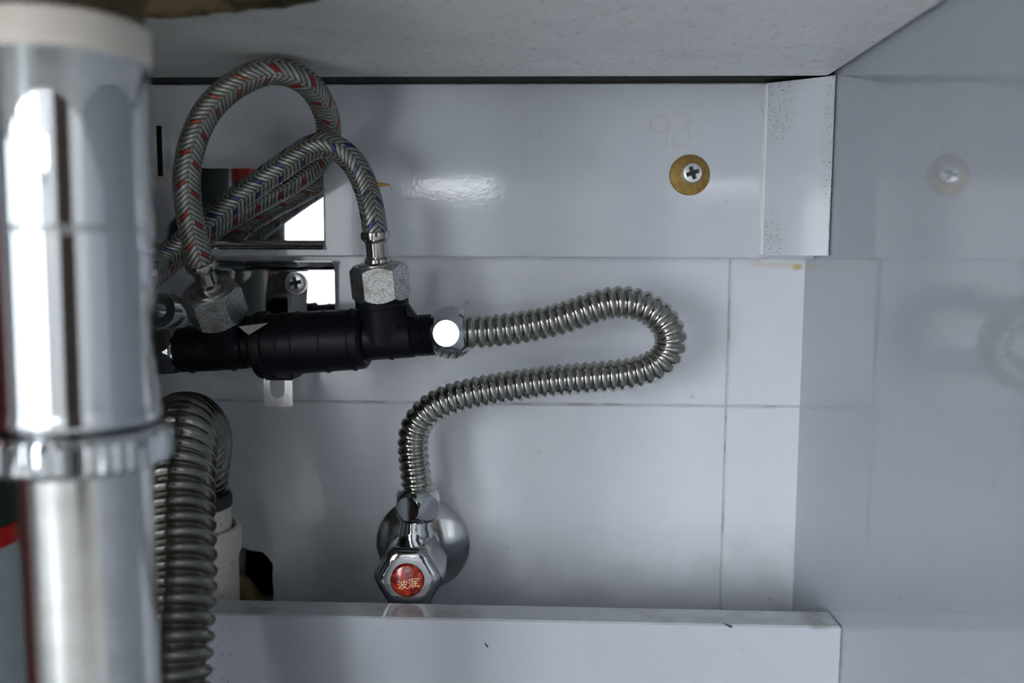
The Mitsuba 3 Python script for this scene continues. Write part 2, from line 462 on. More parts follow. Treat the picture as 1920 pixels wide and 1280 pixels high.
# ------------------------------------------------------------------ the cabinet and the tiled wall
hole_px = [(440, 1018), (452, 1024), (470, 1032), (492, 1034), (503, 1045), (512, 1058), (511, 1085), (513, 1110), (512, 1150), (425, 1150), (430, 1060)]
hole = Polygon([tuple(at(x, y, 0.0)[[0, 2]]) for x, y in hole_px])
hole_cut = man(prism(hole, .3).apply_transform(trimesh.transformations.rotation_matrix(PI / 2, [1, 0, 0])).apply_translation([0, .2, 0]))
wall = man(cuboid(-1.9, 1.5, .0012, .03, -.62, 1.7)) - hole_cut
struct('wall_back', tri(wall), 'mat_grout', 'tiled wall behind the cabinet', smooth=False)
JX, JZ = at(1366, 640, 0)[0], at(1000, 757, 0)[2]
G = .0005
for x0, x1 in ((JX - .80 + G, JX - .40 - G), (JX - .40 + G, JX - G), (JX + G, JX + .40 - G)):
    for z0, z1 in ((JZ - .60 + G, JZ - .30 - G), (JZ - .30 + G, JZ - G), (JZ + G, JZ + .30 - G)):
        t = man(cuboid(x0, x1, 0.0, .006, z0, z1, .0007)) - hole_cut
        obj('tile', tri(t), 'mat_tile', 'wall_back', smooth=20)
cav = man(cuboid(-.26, -.12, .004, .12, -.27, -.12)) - man(cuboid(-.255, -.125, -.1, .11, -.265, -.125))
obj('cavity', tri(cav), 'mat_cavity', 'wall_back', 'broken hole in the tile with a dark brown inside', smooth=False)
solo('wall_pipe', rod([at(440, 1085, .012), at(462, 1105, .014), at(485, 1150, .016)], .006, 20), 'mat_old_pipe',
     'brown old pipe inside the broken hole in the tiled wall', 'pipe')

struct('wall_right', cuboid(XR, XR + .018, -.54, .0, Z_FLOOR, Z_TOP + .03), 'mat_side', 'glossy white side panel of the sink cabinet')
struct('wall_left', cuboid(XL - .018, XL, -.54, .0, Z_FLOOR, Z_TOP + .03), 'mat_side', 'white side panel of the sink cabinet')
struct('trim_1', cuboid(XL - .018, XR + .018, -.54, .0, Z_FLOOR - .018, Z_FLOOR), 'mat_board', 'white bottom board of the sink cabinet')

BOARD_Z0 = at(1000, 483, -.018)[2]
PANEL_TOP = at(1000, 156, -.018)[2]
# counter: its underside is the ceiling of the cabinet
HC, HR = np.array([-.145, -.25]), .088
prof = Polygon([(XL, Z_TOP), (XR - .0008, Z_TOP), (XR - .0008, Z_TOP + .03), (XL, Z_TOP + .03)]).buffer(-.0045).buffer(.0045, quad_segs=8)
slab = prism(prof, .53).apply_transform(trimesh.transformations.rotation_matrix(PI / 2, [1, 0, 0])).apply_translation([0, -.040, 0])
th = np.linspace(0, 2 * PI, 160, endpoint=False)
ragged = HR + .004 * (meshkit.fbm(np.stack([np.cos(th) * 4, np.sin(th) * 4, th * 0], 1), 3) - .5) * 2
cut = prism(Polygon(np.stack([HC[0] + ragged * np.cos(th), HC[1] + ragged * np.sin(th)], 1)), .2).apply_translation([0, 0, Z_TOP - .05])
struct('ceiling', tri(man(slab) - man(cut)), 'mat_counter', 'speckled grey underside of the counter above the pipes', smooth=25)
ph = np.linspace(0, 2 * PI, 260)
rimr = np.interp(ph, np.r_[th, 2 * PI], np.r_[ragged, ragged[0]])
rp = np.stack([HC[0] + rimr * np.cos(ph), HC[1] + rimr * np.sin(ph), np.full_like(ph, Z_TOP + .003)], 1)
rim_r = .0035 + .004 * meshkit.fbm(rp * 60, 3, 4)
rim, _ = sweep(rp, rim_r, 14)
rim.vertices = rim.vertices + (meshkit.noise(np.asarray(rim.vertices) * 400, 2)[:, None] - .5) * .002
obj('cutout_rim', rim, 'mat_rot', 'ceiling', 'brown rotten edge of the sink cut-out', smooth=True)
obj('gap_shade_strip', cuboid(XL, XR - .001, -.0395, -.0005, PANEL_TOP + .0003, Z_TOP + .03), 'mat_gap_shade', 'ceiling', 'black strip added for the shade in the gap behind the counter')  # strip put in where there is only shade above the back board
# basin above the pipe
PX, PY = at(146, 640, -.25)[0], -.25
basin = lathe([(0, .0655), (.0205, .0655), (.0215, .070), (.0215, .092), (.028, .104), (.06, .116), (.12, .132), (.16, .16), (.16, .175), (0, .175)], 64)
basin.apply_translation([PX, PY, 0])
solo('basin', basin, 'mat_basin', 'dark brown dirty underside of the basin above the chrome drain pipe', 'basin', smooth=25)

# boards at the back
t = thing('back_board', 'white glossy board across the back between counter and tiles', 'board')
obj('board', cuboid(XL, XR, -.018, .0, BOARD_Z0, PANEL_TOP, .0008), 'mat_panel', t, smooth=20)


def stroke_text(strokes, origin, ux, uy, nrm, h, r):
    ms = []
    for s in strokes:
        pts = [origin + ux * x * h + uy * y * h for x, y in s]
        for a, b in zip(pts[:-1], pts[1:]):
            d = b - a; L = np.linalg.norm(d)
            if L < 1e-9:
                continue
            q = cuboid(-r, r, -r * .3, r * .3, -r * .6, L + r * .6)
            ms.append(put(q, d, a, np.cross(d, nrm)))
    return cat(*ms)


o9 = at(1212, 278, -.0181)
sc = np.linalg.norm(at(1212, 213, -.0181) - o9)
ca = lambda cx, cy, rx, ry, a0, a1, n=12: [(cx + rx * math.cos(a), cy + ry * math.sin(a)) for a in np.linspace(math.radians(a0), math.radians(a1), n)]
nine = [ca(.36, .68, .26, .24, 0, 360, 18), [(.62, .72), (.60, .35), (.56, .02)]]
three = [ca(1.0, .74, .22, .22, 140, -80, 10), ca(1.0, .28, .26, .26, 85, -140, 12)]
obj('marker_number', stroke_text(nine + three, o9, np.array([1.0, 0, .06]), np.array([0, 0, 1.0]), np.array([0, -1.0, 0]), sc, .00055), 'mat_marker', t,
    'faint red handwritten 93', smooth=False)

sl, sr = at(1434, 300, -.024), at(1553, 300, -.044)
top_z, bot_z = at(1556, 141, -.044)[2], at(1490, 479, -.03)[2]
bat = prism(Polygon([(sl[0], -.0245), (XR - .0006, -.0440), (XR - .0006, -.0182), (sl[0], -.0182)]).buffer(-.0008).buffer(.0008), top_z - bot_z).apply_translation([0, 0, bot_z])
solo('corner_batten', bat, 'mat_panel', 'white corner batten with mould spots where back board meets side panel', 'batten', smooth=20)
obj('lit_edge_band', cuboid(sl[0] - .0005, sl[0] + .0007, -.0247, -.0182, bot_z + .0005, top_z - .0005, .0003), 'mat_lit_edge', 'corner_batten', 'white edge band with the light on it put into its colour')  # white band, brightened in colour for the light on this edge
LZ = at(1000, 1163, -.084)[2]
kb = cuboid(XL, XR - .0002, -.084, -.065, Z_FLOOR, LZ, .0009)
solo('lower_board', kb, 'mat_board', 'white board with dusty top edge standing before the valve', 'board', smooth=20)
for (a, b, w) in (((1356, 1168), (1371, 1176), .0007), ((909, 1205), (914, 1213), .0004)):
    p0, p1 = at(*a, -.0845), at(*b, -.0845)
    lab = 'dark splinter on the front edge of the lower board' if w > .0005 else 'tiny dark crumb on the face of the lower board'
    sp = cat(trimesh.convex.convex_hull(np.vstack([p0 + np.array([[w, 0, 0], [-w, 0, 0], [0, -w, w * .5]]) * .5, p1 + np.array([[w, 0, w], [-w, 0, 0], [0, -w, 0], [0, .0006, 0]])])))
    solo('splinter' if w > .0005 else 'crumb', sp, 'mat_splinter', lab, 'splinter' if w > .0005 else 'crumb')

# washer and screw on the board
wc = at(1293, 328, -.018)
solo('washer', put(lathe([(0.003, 0), (.0109, 0), (.0112, .0004), (.0108, .0011), (.0066, .0016), (.003, .0016)], 72, closed=True), [0, -1, 0], wc),
     'mat_brass', 'brown brass washer under the screw on the back board', 'washer')
t = thing('screw', 'zinc cross-head screw through the brass washer', 'screw')
obj('head', put(screw_head(.0058, .0034), [0, -1, 0], at(1297, 325, -.0195), spin=.35), 'mat_zinc', t)
obj('cross_slot', put(slot_shade(.0058, .0034), [0, -1, 0], at(1297, 325, -.0195), spin=.35), 'mat_slot_shade', t, 'black cross painting the shade in the slot')

# ------------------------------------------------------------------ bright plates on the wall
TH = .0008


def plate_profile(pts, th=TH):
    """A folded sheet: polyline (y, z) given thickness, extruded along x afterwards."""
    from shapely.geometry import LineString
    return LineString(pts).buffer(th / 2, cap_style='flat', join_style='round', quad_segs=6)


def fold(pts, x0, x1):
    m = prism(plate_profile(pts), x1 - x0)                   # local x=y, y=z, z=x
    v = np.asarray(m.vertices)
    m.vertices = np.stack([v[:, 2] + x0, v[:, 0], v[:, 1]], 1)
    m.fix_normals()
    return m


px1 = at(607, 400, -.0195)[0]
zt, zb = at(500, 316, -.0195)[2], at(550, 481, -.02)[2]
arc = [(-.0195 - .005 * (1 - math.cos(a)), zb + .0095 - .0055 * math.sin(a)) for a in np.linspace(0, PI / 2.6, 8)]
pm = fold([(-.0192, zt), (-.0195, zb + .0095)] + arc, -.245, px1)
solo('mirror_plate', pm, 'mat_mirror', 'polished steel plate on the back board behind the braided hoses', 'metal plate', smooth=25)

t = thing('mounting_bracket', 'shiny steel bracket on the tiles holding the black manifold', 'bracket')
bz1, bz0 = at(560, 490, -.006)[2], at(560, 640, -.006)[2]
bx0, bx1 = at(395, 540, -.006)[0], at(627, 540, -.006)[0]
arc = [(-.0050 - .006 * (1 - math.cos(a)), bz1 - .006 + .006 * math.sin(a)) for a in np.linspace(0, PI / 2, 8)][::-1]
pl = fold(arc + [(-.0050, bz0)], bx0, bx1)
sx, sz = at(556, 530, -.006)[[0, 2]]
slot = cuboid(sx - .0056, sx + .0056, -.03, .01, bz0 - .01, sz)
slotc = put(lathe([(0, -.02), (.0056, -.02), (.0056, .02), (0, .02)], 40), [0, 1, 0], [sx, -.005, sz])
obj('plate', tri(man(pl) - man(slot) - man(slotc)), 'mat_mirror', t, smooth=25)
tx0, tx1 = at(496, 740, -.03)[0], at(549, 740, -.03)[0]
tz0, tz1 = at(520, 761, -.03)[2], at(520, 600, -.03)[2]
tab = prism(Polygon([(tx0, tz0), (tx1, tz0), (tx1, tz1), (tx0, tz1)]).buffer(-.001).buffer(.001), .001).apply_transform(trimesh.transformations.rotation_matrix(PI / 2, [1, 0, 0])).apply_translation([0, -.03, 0])
ux, uz = at(521, 732, -.03)[[0, 2]]
ucut = man(put(lathe([(0, -.02), (.0041, -.02), (.0041, .02), (0, .02)], 40), [0, 1, 0], [ux, -.03, uz])) + man(cuboid(ux - .0041, ux + .0041, -.05, .0, uz, uz + .009))
tabm = tri(man(tab) - ucut)
tabm.apply_transform(trimesh.transformations.rotation_matrix(math.radians(1.8), [0, 0, 1], [ux, -.03, uz]))
obj('tab', tabm, 'mat_brushed', t, 'brushed steel tab with a round-ended slot', smooth=25)
# the strap behind the manifold that joins plate and tab
obj('strap', cuboid(tx0 + .002, tx1 - .002, -.031, -.005, tz1 - .002, tz1 - .001), 'mat_brushed', t)
t = thing('screw', 'bright cross-head screw in the slot of the steel bracket', 'screw')
obj('head', put(screw_head(.0057, .0032), [0, -1, 0], at(556, 530, -.0056), spin=.2), 'mat_zinc', t)
obj('cross_slot', put(slot_shade(.0057, .0032), [0, -1, 0], at(556, 530, -.0056), spin=.2), 'mat_slot_shade', t, 'black cross painting the shade in the slot')
obj('washer', put(lathe([(.002, 0), (.0066, 0), (.0066, .0006), (.002, .0006)], 48, closed=True), [0, -1, 0], at(556, 531, -.0054)), 'mat_dull_steel', 'screw_001')

# ------------------------------------------------------------------ the black manifold
ML, MR = at(334, 656, -.050), at(818, 627, -.058)
ma = (MR - ML); MLEN = np.linalg.norm(ma); ma /= MLEN


def mpos(px):
    """Distance along the manifold's axis at the pixel column px."""
    return (px - 334) / (818 - 334) * MLEN


mm = .000281                                   # metres per pixel at the manifold
t = thing('mixing_manifold', 'black plastic pipe manifold between the braided hoses and the corrugated hose', 'pipe fitting')
profile = [(0, 334), (40, 334), (43, 338), (44, 400), (43, 466), (38, 468), (38, 474), (42, 475), (42, 482), (38, 483), (38, 489), (42, 490), (42, 497), (44, 500),
           (60, 503), (60, 512), (58, 513), (58, 548), (58, 600), (57, 660), (56, 684), (50, 690), (41, 691), (40, 775), (36, 778), (36, 786), (0, 786)]
body = lathe([(r * mm, mpos(x)) for r, x in profile], 96)
R_m = frame_to(ma, [0, -1, 0])
to_m = lambda m: put(m, ma, ML, [0, -1, 0])
nl_nut, nl_end = at(413, 597, -.0625), at(374, 489, -.0810)     # where each nut sits, where its ferrule ends
nr_nut, nr_end = at(716, 562, -.0595), at(703, 433, -.0645)
nl_ax = nl_end - nl_nut; nl_ax /= np.linalg.norm(nl_ax)
nr_ax = nr_end - nr_nut; nr_ax /= np.linalg.norm(nr_ax)
nl_base, nr_base = nl_nut - nl_ax * .0158, nr_nut - nr_ax * .0176
solid = man(to_m(body))
neckL = lathe([(0, -.004), (.0110, -.004), (.0112, .012), (.0130, .0135), (.0130, .0155), (.0090, .016), (.0090, .030), (0, .030)], 72)
neckR = lathe([(0, -.004), (.0125, -.004), (.0125, .011), (.0127, .0145), (.0138, .0150), (.0138, .0175), (.0090, .018), (.0090, .030), (0, .030)], 72)
solid = solid + man(put(neckL, nl_ax, nl_base)) + man(put(neckR, nr_ax, nr_base))
# webs that brace the necks
for base, ax, w0, h in ((nr_base, nr_ax, .026, .016), (nl_base, nl_ax, .018, .010)):
    web = prism(Polygon([(-w0 * .9, 0), (w0 * .85, 0), (w0 * .5, h), (-w0 * .5, h)]), .003).apply_translation([0, 0, -.0015])
    v = np.asarray(web.vertices); z = ax; x = ma - z * (ma @ z); x /= np.linalg.norm(x); y = np.cross(z, x)
    web.vertices = base + v[:, :1] * x + v[:, 1:2] * z + v[:, 2:] * y
    web.fix_normals()
    solid = solid + man(web)
# two moulded lines along the front
for off in (.25, -.9):
    pass
body_m = tri(solid)
obj('body', body_m, 'mat_black', t, smooth=28)
for x, r, w in ((540, 59.5, 4), (566, 60, 4), (617, 60, 4), (667, 59, 4), (735, 43, 5), (440, 46, 3), (360, 46, 3)):
    obj('rib', to_m(lathe([(30 * mm, mpos(x) - w * mm / 2), ((r - 1) * mm, mpos(x) - w * mm / 2), (r * mm, mpos(x) - w * mm / 4), (r * mm, mpos(x) + w * mm / 4),
                           ((r - 1) * mm, mpos(x) + w * mm / 2), (30 * mm, mpos(x) + w * mm / 2)], 96, closed=True)), 'mat_black', t, smooth=28)
for a, (x0, x1), r in ((-.55, (515, 684), 58.6), (.55, (515, 684), 58.6), (-.55, (692, 772), 41), (-.2, (342, 464), 44.2)):
    R = r * mm                                   # moulded seams along the body
    seam = cuboid(R - .0004, R + .0006, -.0005, .0005, mpos(x0), mpos(x1))
    seam.apply_transform(trimesh.transformations.rotation_matrix(a, [0, 0, 1]))
    obj('moulded_seam', to_m(seam), 'mat_black', t, smooth=28)
zz = np.linspace(mpos(778), mpos(820), 140)
thr = [(30 * mm, zz[0])] + [((37.5 + 1.6 * math.sin((z - zz[0]) / (6.2 * mm) * 2 * PI)) * mm, z) for z in zz] + [(30 * mm, zz[-1])]
obj('thread', to_m(lathe(thr, 96, closed=True)), 'mat_black', t, smooth=28)
clamp = lathe([(44 * mm, mpos(492)), (63 * mm, mpos(492)), (64 * mm, mpos(494)), (64 * mm, mpos(510)), (63 * mm, mpos(512)), (44 * mm, mpos(512))], 96, closed=True)
obj('clamp_ring', to_m(clamp), 'mat_black', t, smooth=28)
# the foot below the clamp, in front of the bracket's tab
f0, f1 = at(497, 712, -.05), at(550, 700, -.05)
foot = cuboid(f0[0], f1[0], -.052, -.031, f0[2], at(520, 660, -.05)[2], .001)
obj('foot', foot, 'mat_black', t, smooth=28)
cp = [at(447, 612, -.069), at(503, 605, -.069), at(466, 628, -.0725)]
clipm = tri(m3.Manifold.hull_points(np.array([q + np.array([0, d, 0]) for q in cp for d in (0, .0009)], np.float32)))
obj('steel_clip', clipm, 'mat_brushed', t, 'small steel clip')

# ------------------------------------------------------------------ braided hoses
HOSE_R = .0063


def braided(name, label, mat, start, ax, px_path, nut_spin, ferr_tilt):
    """Nut seated on the manifold's neck, ferrule, then the braided hose along the path."""
    t = thing(name, label, 'hose')
    nut_o = start
    obj('nut', put(hex_nut(.0262, .0185, .0095, .0026), ax, nut_o, [1, 0, 0], nut_spin), 'mat_cast_nut', t, 'rough cast metal hex nut', smooth=20)
    top = nut_o + ax * .0185
    obj('nut_collar', put(lathe([(.004, -.004), (.0103, -.004), (.0103, .0006), (.0085, .0014), (.004, .0014)], 64, closed=True), ax, top), 'mat_dull_steel', t)
    d = np.asarray(px_path[0]) - top; fl = np.linalg.norm(d); d /= fl
    r = HOSE_R
    prof = [(.003, 0), (r * 1.02, 0), (r * 1.10, .0010), (r * 1.08, .0030), (r * .88, .0042), (r * .88, fl - .0062), (r * .95, fl - .005), (r * 1.16, fl - .0038), (r * 1.2, fl - .002),
            (r * 1.16, fl - .0004), (r * 1.08, fl), (.003, fl)]
    obj('ferrule', put(lathe(prof, 64, closed=True), d, top), 'mat_stainless', t, 'crimped steel ferrule', smooth=28)
    pts = [top + d * (fl - .003), *px_path]
    p, L = spline(pts, .00034)
    sides = 96
    u = np.arange(sides + 1) / sides
    x = u[None] * N_COL; col = np.floor(np.minimum(x, N_COL - 1e-6)); a = x - col
    sg = 1 - 2 * (col % 2)
    s = L[:, None] / STRAND + sg * (a - .5) * 2.1
    tt = s - np.floor(s)
    r_ = HOSE_R + .00022 * np.sqrt(np.clip(np.sin(PI * tt), 0, 1)) * np.clip(np.sin(PI * np.clip(a, .02, .98)) * 3, 0, 1) - .0001
    m, uv = sweep(p, r_, sides, seam=True)
    obj('braid', m, mat, t, smooth=True, uv=uv)
    return t


red_path = [nl_end] + [at(*q) for q in ((362, 440, -.0840), (353, 385, -.0870), (350, 330, -.0890), (361, 270, -.091), (385, 215, -.092), (420, 175, -.093), (465, 146, -.093),
                             (515, 133, -.091), (563, 147, -.085), (598, 184, -.071), (615, 230, -.056), (611, 276, -.0445), (585, 314, -.038), (540, 346, -.036), (486, 376, -.035),
                             (420, 415, -.037), (355, 462, -.042), (300, 505, -.052), (220, 560, -.075), (130, 600, -.085))] + [np.array([-.307, -.10, -.06])]
braided('braided_hose', 'braided steel hose with red flecks looping up to the counter', 'mat_braid_red', nl_nut, nl_ax, red_path, PI / 6 + .26, 0)
blue_path = [nr_end] + [at(*q) for q in ((698, 398, -.0645), (689, 360, -.062), (671, 318, -.063), (645, 287, -.065), (611, 272, -.0665), (578, 280, -.0655), (540, 305, -.063),
                              (467, 356, -.0615), (402, 406, -.061), (350, 449, -.062), (300, 486, -.066), (220, 522, -.090), (120, 530, -.102))] + [np.array([-.307, -.10, -.03])]
tb = braided('braided_hose', 'braided steel hose with blue flecks bending down to the right-hand nut of the manifold', 'mat_braid_blue', nr_nut, nr_ax, blue_path, PI / 6 + .13, 0)
h0 = at(708, 346, -.063)
obj('loose_strand', cat(put(lathe([(0, 0), (.0012, 0), (.0009, .003), (.0002, .0065), (0, .0066)], 16), at(728, 346, -.062) - h0, h0),
                        rod([at(724, 345, -.062), at(730, 348, -.062), at(735, 354, -.062)], .00016, 6)), 'mat_hair', tb, 'brown loose strand')

# third nut and hose on the manifold's left end
t = thing('supply_hose', 'steel hose with a chrome nut running into the left end of the black manifold', 'hose')
n3 = ML - ma * .0045
obj('nut', put(barrel_nut(.024, .015, .0085, .0070), ma, n3, [0, -1, 0], .5), 'mat_chrome', t, 'chrome nut', smooth=20)
n3p = [n3 + ma * -.004, n3 - ma * .02, n3 - ma * .05 + np.array([0, -.002, -.004]), np.array([-.285, -.085, -.08]), np.array([-.307, -.105, -.085])]
p, L = spline(n3p, .0005)
m, uv = sweep(p, .0075 + .0009 * np.cos(L / .0048 * 2 * PI), 40)
obj('tube', m, 'mat_stainless', t, smooth=True)
t = thing('elbow_coupling', 'dull steel elbow coupling behind the left nut of the manifold', 'pipe fitting')
e0 = at(326, 584, -.034)
obj('body', put(lathe([(.004, 0), (.0085, 0), (.0092, .001), (.0092, .004), (.0078, .005), (.0078, .010), (.0095, .011), (.0095, .014), (.004, .014)], 48, closed=True), [-.25, -1, .1], e0 + np.array([0, .004, 0])), 'mat_chrome_soft', t)
obj('stem', rod([e0 + np.array([-.002, .012, 0]), e0 + np.array([0, .036, -.002])], .006, 24), 'mat_dull_steel', t)

# threaded rod behind the chrome pipe
zr0, zr1 = at(301, 330, -.03), at(301, 236, -.03)
zz = np.linspace(0, zr1[2] - zr0[2], 160)
trd = [(0, 0)] + [(.0014 + .0002 * math.sin(z / .0012 * 2 * PI), z) for z in zz] + [(0, zz[-1])]
solo('threaded_rod', lathe(trd, 24).apply_translation(zr0), 'mat_black', 'thin dark threaded rod standing behind the chrome drain pipe', 'rod')

# ------------------------------------------------------------------ corrugated hose
t = thing('corrugated_hose', 'corrugated stainless steel hose looping from the black manifold down to the valve', 'hose')
cn = at(845, 623.5, -.0585)
obj('nut', put(barrel_nut(.0240, .0172, .0080, .0068), ma + np.array([0, -.028, 0]), cn, [-.1, -1, .05], PI / 6 + PI / 6), 'mat_chrome', t, 'chrome nut with round facets', smooth=20)
vz = -.036
obj('nut', put(barrel_nut(.0235, .0172, .0080, .0066), [.02, 0, 1], at(783, 944, vz), [0, -1, 0], PI / 6 + .20), 'mat_chrome', t, 'chrome nut with round facets', smooth=20)
hp = [(868, 622, -.0585), (905, 621, -.0585), (940, 618, -.058), (1009, 607, -.057), (1074, 590, -.056), (1128, 572, -.055), (1171, 567, -.054), (1215, 578, -.053), (1247, 606, -.0515),
      (1258, 640, -.050), (1243, 673, -.0485), (1198, 696, -.047), (1130, 706, -.0455), (1044, 713, -.044), (940, 727, -.0425), (858, 744, -.041), (806, 768, -.039), (779, 802, -.0375),
      (774, 835, -.0365), (777, 870, -.036), (782, 912, -.036), (784, 935, -.036)]
p, L = spline([at(*q) for q in hp], .00029)
PITCH_C = .0046
ph = L / PITCH_C * 2 * PI
wave = 2 * (np.cos(ph / 2) ** 2 + .02) ** .42 - 1
r_ = .0078 + .00085 * wave
m, uv = sweep(p, r_, 56)
obj('tube', m, 'mat_stainless', t, 'ribbed stainless tube', smooth=True)

# ------------------------------------------------------------------ angle valve
t = thing('angle_valve', 'chrome angle valve with a faceted handle and red button on the tiled wall', 'valve')
vc = at(794, 1017, 0)
vx, vzz = vc[0], vc[2]
esc = lathe([(.0085, -.002), (.0262, -.0), (.0281, .0004), (.0284, .0015), (.0278, .0026), (.0240, .0052), (.0180, .0082), (.0125, .0095), (.0085, .0100)], 96, closed=True)
obj('escutcheon', put(esc, [0, -1, 0], vc), 'mat_chrome_soft', t, 'round wall plate', smooth=28)
bodyv = man(put(lathe([(0, 0), (.0095, 0), (.0095, .012), (.0125, .016), (.0135, .022), (.0135, .040), (.0115, .044), (0, .044)], 72), [0, -1, 0], [vx, 0, vzz]))
oz = at(783, 965, vz)
neck = man(put(lathe([(0, -.008), (.0098, -.008), (.0098, .014), (.0088, .016), (.0088, .03), (0, .03)], 64), [.02, 0, 1], [vx + .0005, vz, vzz + .006]))
obj('body', tri(bodyv + neck), 'mat_chrome', t, smooth=28)


def hexring(R, y, round_=.35):
    poly = Polygon([(R * math.cos(k * PI / 3), R * math.sin(k * PI / 3)) for k in range(6)])
    poly = poly.buffer(-R * round_).buffer(R * round_, quad_segs=8)
    s = R / max(np.abs(np.array(poly.exterior.coords)[:, 0]))
    return np.array([[vx + x * s, y, vzz + z * s] for x, z in poly.exterior.coords[:-1]])


HF = -.0610
rings = [(.0175, -.030, .5), (.0188, -.033, .4), (.0194, -.052, .30), (.0190, -.0553, .32), (.0180, -.0578, .36), (.0166, -.0595, .42), (.0148, -.0606, .5), (.0128, HF, .6)]
hand = m3.Manifold.hull_points(np.vstack([hexring(*r) for r in rings]).astype(np.float32))
# finger hollows along the six flats
for k in range(6):
    a = PI / 6 + k * PI / 3
    c = man(put(lathe([(0, 0), (.030, 0), (.030, .05), (0, .05)], 96), [0, -1, 0], [vx + math.cos(a) * .0466, -.020, vzz + math.sin(a) * .0466]))
    hand = hand - c
well = man(put(lathe([(0, 0), (.0092, 0), (.0092, .01), (0, .01)], 64), [0, -1, 0], [vx, HF + .0014, vzz]))
hk = obj('handle', tri(hand - well), 'mat_handle', t, 'faceted chrome handle', smooth=28)
btn = lathe([(0, 0), (.0090, 0), (.0089, .0014), (.0080, .0026), (.0060, .0034), (.003, .0039), (0, .0040)], 64)
BY = HF + .0014
obj('button', put(btn, [0, -1, 0], [vx, BY, vzz]), 'mat_red_button', hk, 'glossy red button')
water = [[(.10, .88), (.22, .78)], [(.04, .62), (.16, .53)], [(.04, .08), (.22, .36)]]
bo = water + [[(.36, .78), (.95, .78), (.90, .66)], [(.38, .78), (.36, .40), (.27, .08)], [(.64, .98), (.64, .54)], [(.40, .54), (.84, .54), (.68, .28), (.40, .08)], [(.46, .48), (.66, .26), (.95, .06)]]
run = water + [[(.36, .97), (.44, .86)], [(.36, .78), (.36, .04)], [(.54, .90), (.95, .90), (.95, .06), (.86, .10)], [(.47, .68), (.82, .68)], [(.47, .45), (.82, .45)], [(.45, .20), (.85, .20)], [(.65, .68), (.65, .20)]]
hh = .0056
lo = np.array([vx - .0047, BY - .0033, vzz - .0048])
lets = stroke_text(bo, lo, np.array([1.0, 0, .12]), np.array([-.05, 0, 1.0]), np.array([0, -1.0, 0]), hh, .00022)
lets2 = stroke_text(run, lo + np.array([.0058, 0, .0009]), np.array([1.0, 0, .12]), np.array([-.05, 0, 1.0]), np.array([0, -1.0, 0]), hh, .00022)
lm = cat(lets, lets2)
v = np.asarray(lm.vertices).copy()                 # lie on the dome of the button
rr = np.hypot(v[:, 0] - vx, v[:, 2] - vzz)
dome = np.interp(rr, [0, .003, .006, .008, .0089], [.0040, .0039, .0034, .0026, .0014])
v[:, 1] = BY - dome + (v[:, 1] - lo[1]) - .00006
lm.vertices = v
obj('lettering', lm, 'mat_letter', hk, 'two pale gold Chinese characters', smooth=False)

# ------------------------------------------------------------------ drain hose and its socket
t = thing('drain_hose', 'thick corrugated grey drain hose arching behind the chrome pipe', 'hose')
bxk = at(368, 950, -.036)[0]
zend = at(420, 941, -.036)[2]
pts = [np.array(q) for q in ((-.1550, -.176, -.2685), (-.1555, -.172, -.225), (-.1580, -.160, -.172), (-.1630, -.140, -.138), (-.1715, -.118, -.108), (-.1785, -.094, -.0895),
                             (-.1845, -.072, -.0862), (-.1885, -.050, -.0975), (bxk, -.0375, -.118), (bxk, -.036, zend))]
p, L = spline(pts, .0003)
PD = .0069
ph = L / PD * 2 * PI
r_ = .0168 + .0020 * (2 * (np.cos(ph / 2) ** 2 + .015) ** .40 - 1)
m, uv = sweep(p, r_, 72)
obj('tube', m, 'mat_drain_hose', t, smooth=True)
cz = at(420, 943, -.036)[2]
obj('cuff', lathe([(.012, -.002), (.0193, -.002), (.0196, .0), (.0196, .003), (.0185, .005), (.012, .005)], 64, closed=True).apply_translation([bxk, -.036, cz]), 'mat_rubber', t, 'black rubber cuff')
t = thing('drain_socket', 'dirty white plastic drain socket under the end of the drain hose', 'pipe')
zr = at(440, 988, -.036)[2]
zl = LZ - .06
outer = lathe([(.0205, zl), (.0222, zl), (.0222, zr - .018), (.0240, zr - .014), (.0240, zr - .0008), (.0232, zr), (.0212, zr), (.0205, zr - .002)], 80, closed=True)
outer.apply_translation([bxk, -.036, 0])
obj('socket', outer, 'mat_pvc', t, smooth=28)
inner = lathe([(.012, zr - .02), (.0188, zr - .02), (.0188, cz - .003), (.0180, cz - .002), (.012, cz - .002)], 72, closed=True)
inner.apply_translation([bxk, -.036, 0])
obj('inner_pipe', inner, 'mat_pvc', t, smooth=28)
obj('ring_shade', lathe([(.0180, zr - .006), (.0214, zr - .006), (.0214, zr - .003), (.0180, zr - .002)], 72, closed=True).apply_translation([bxk, -.036, 0]), 'mat_ring_shade', t, 'brown ring painting the shade in the socket gap')  # brown ring stands for the shade between inner pipe and socket

# ------------------------------------------------------------------ chrome drain pipe in front
t = thing('drain_pipe', 'large chrome drain pipe standing in front at the left', 'pipe')
DZ = lambda py: at(150, py, PY)[2]
RU, RL = .0222, .0190
z0 = DZ(789)
upper = lathe([(.016, z0 + .004), (RU - .002, z0), (RU + .0002, z0 + .0004), (RU + .0008, z0 + .002), (RU + .0003, z0 + .0042), (RU, z0 + .006), (RU, DZ(436) - .0012), (RU + .0003, DZ(436) - .0008), (RU + .0004, DZ(436)),
               (RU + .0001, DZ(436) + .0012), (RU, DZ(436) + .002), (RU, .0572), (.016, .0572)], 120, closed=True)
obj('tube', upper.apply_translation([PX, PY, 0]), 'mat_chrome', t, smooth=40)
obj('gasket', lathe([(.016, .0570), (RU + .0006, .0570), (RU + .0009, .0580), (RU + .0009, .0668), (RU + .0002, .0676), (.016, .0676)], 120, closed=True).apply_translation([PX, PY, 0]), 'mat_gasket', t, 'white rubber ring')
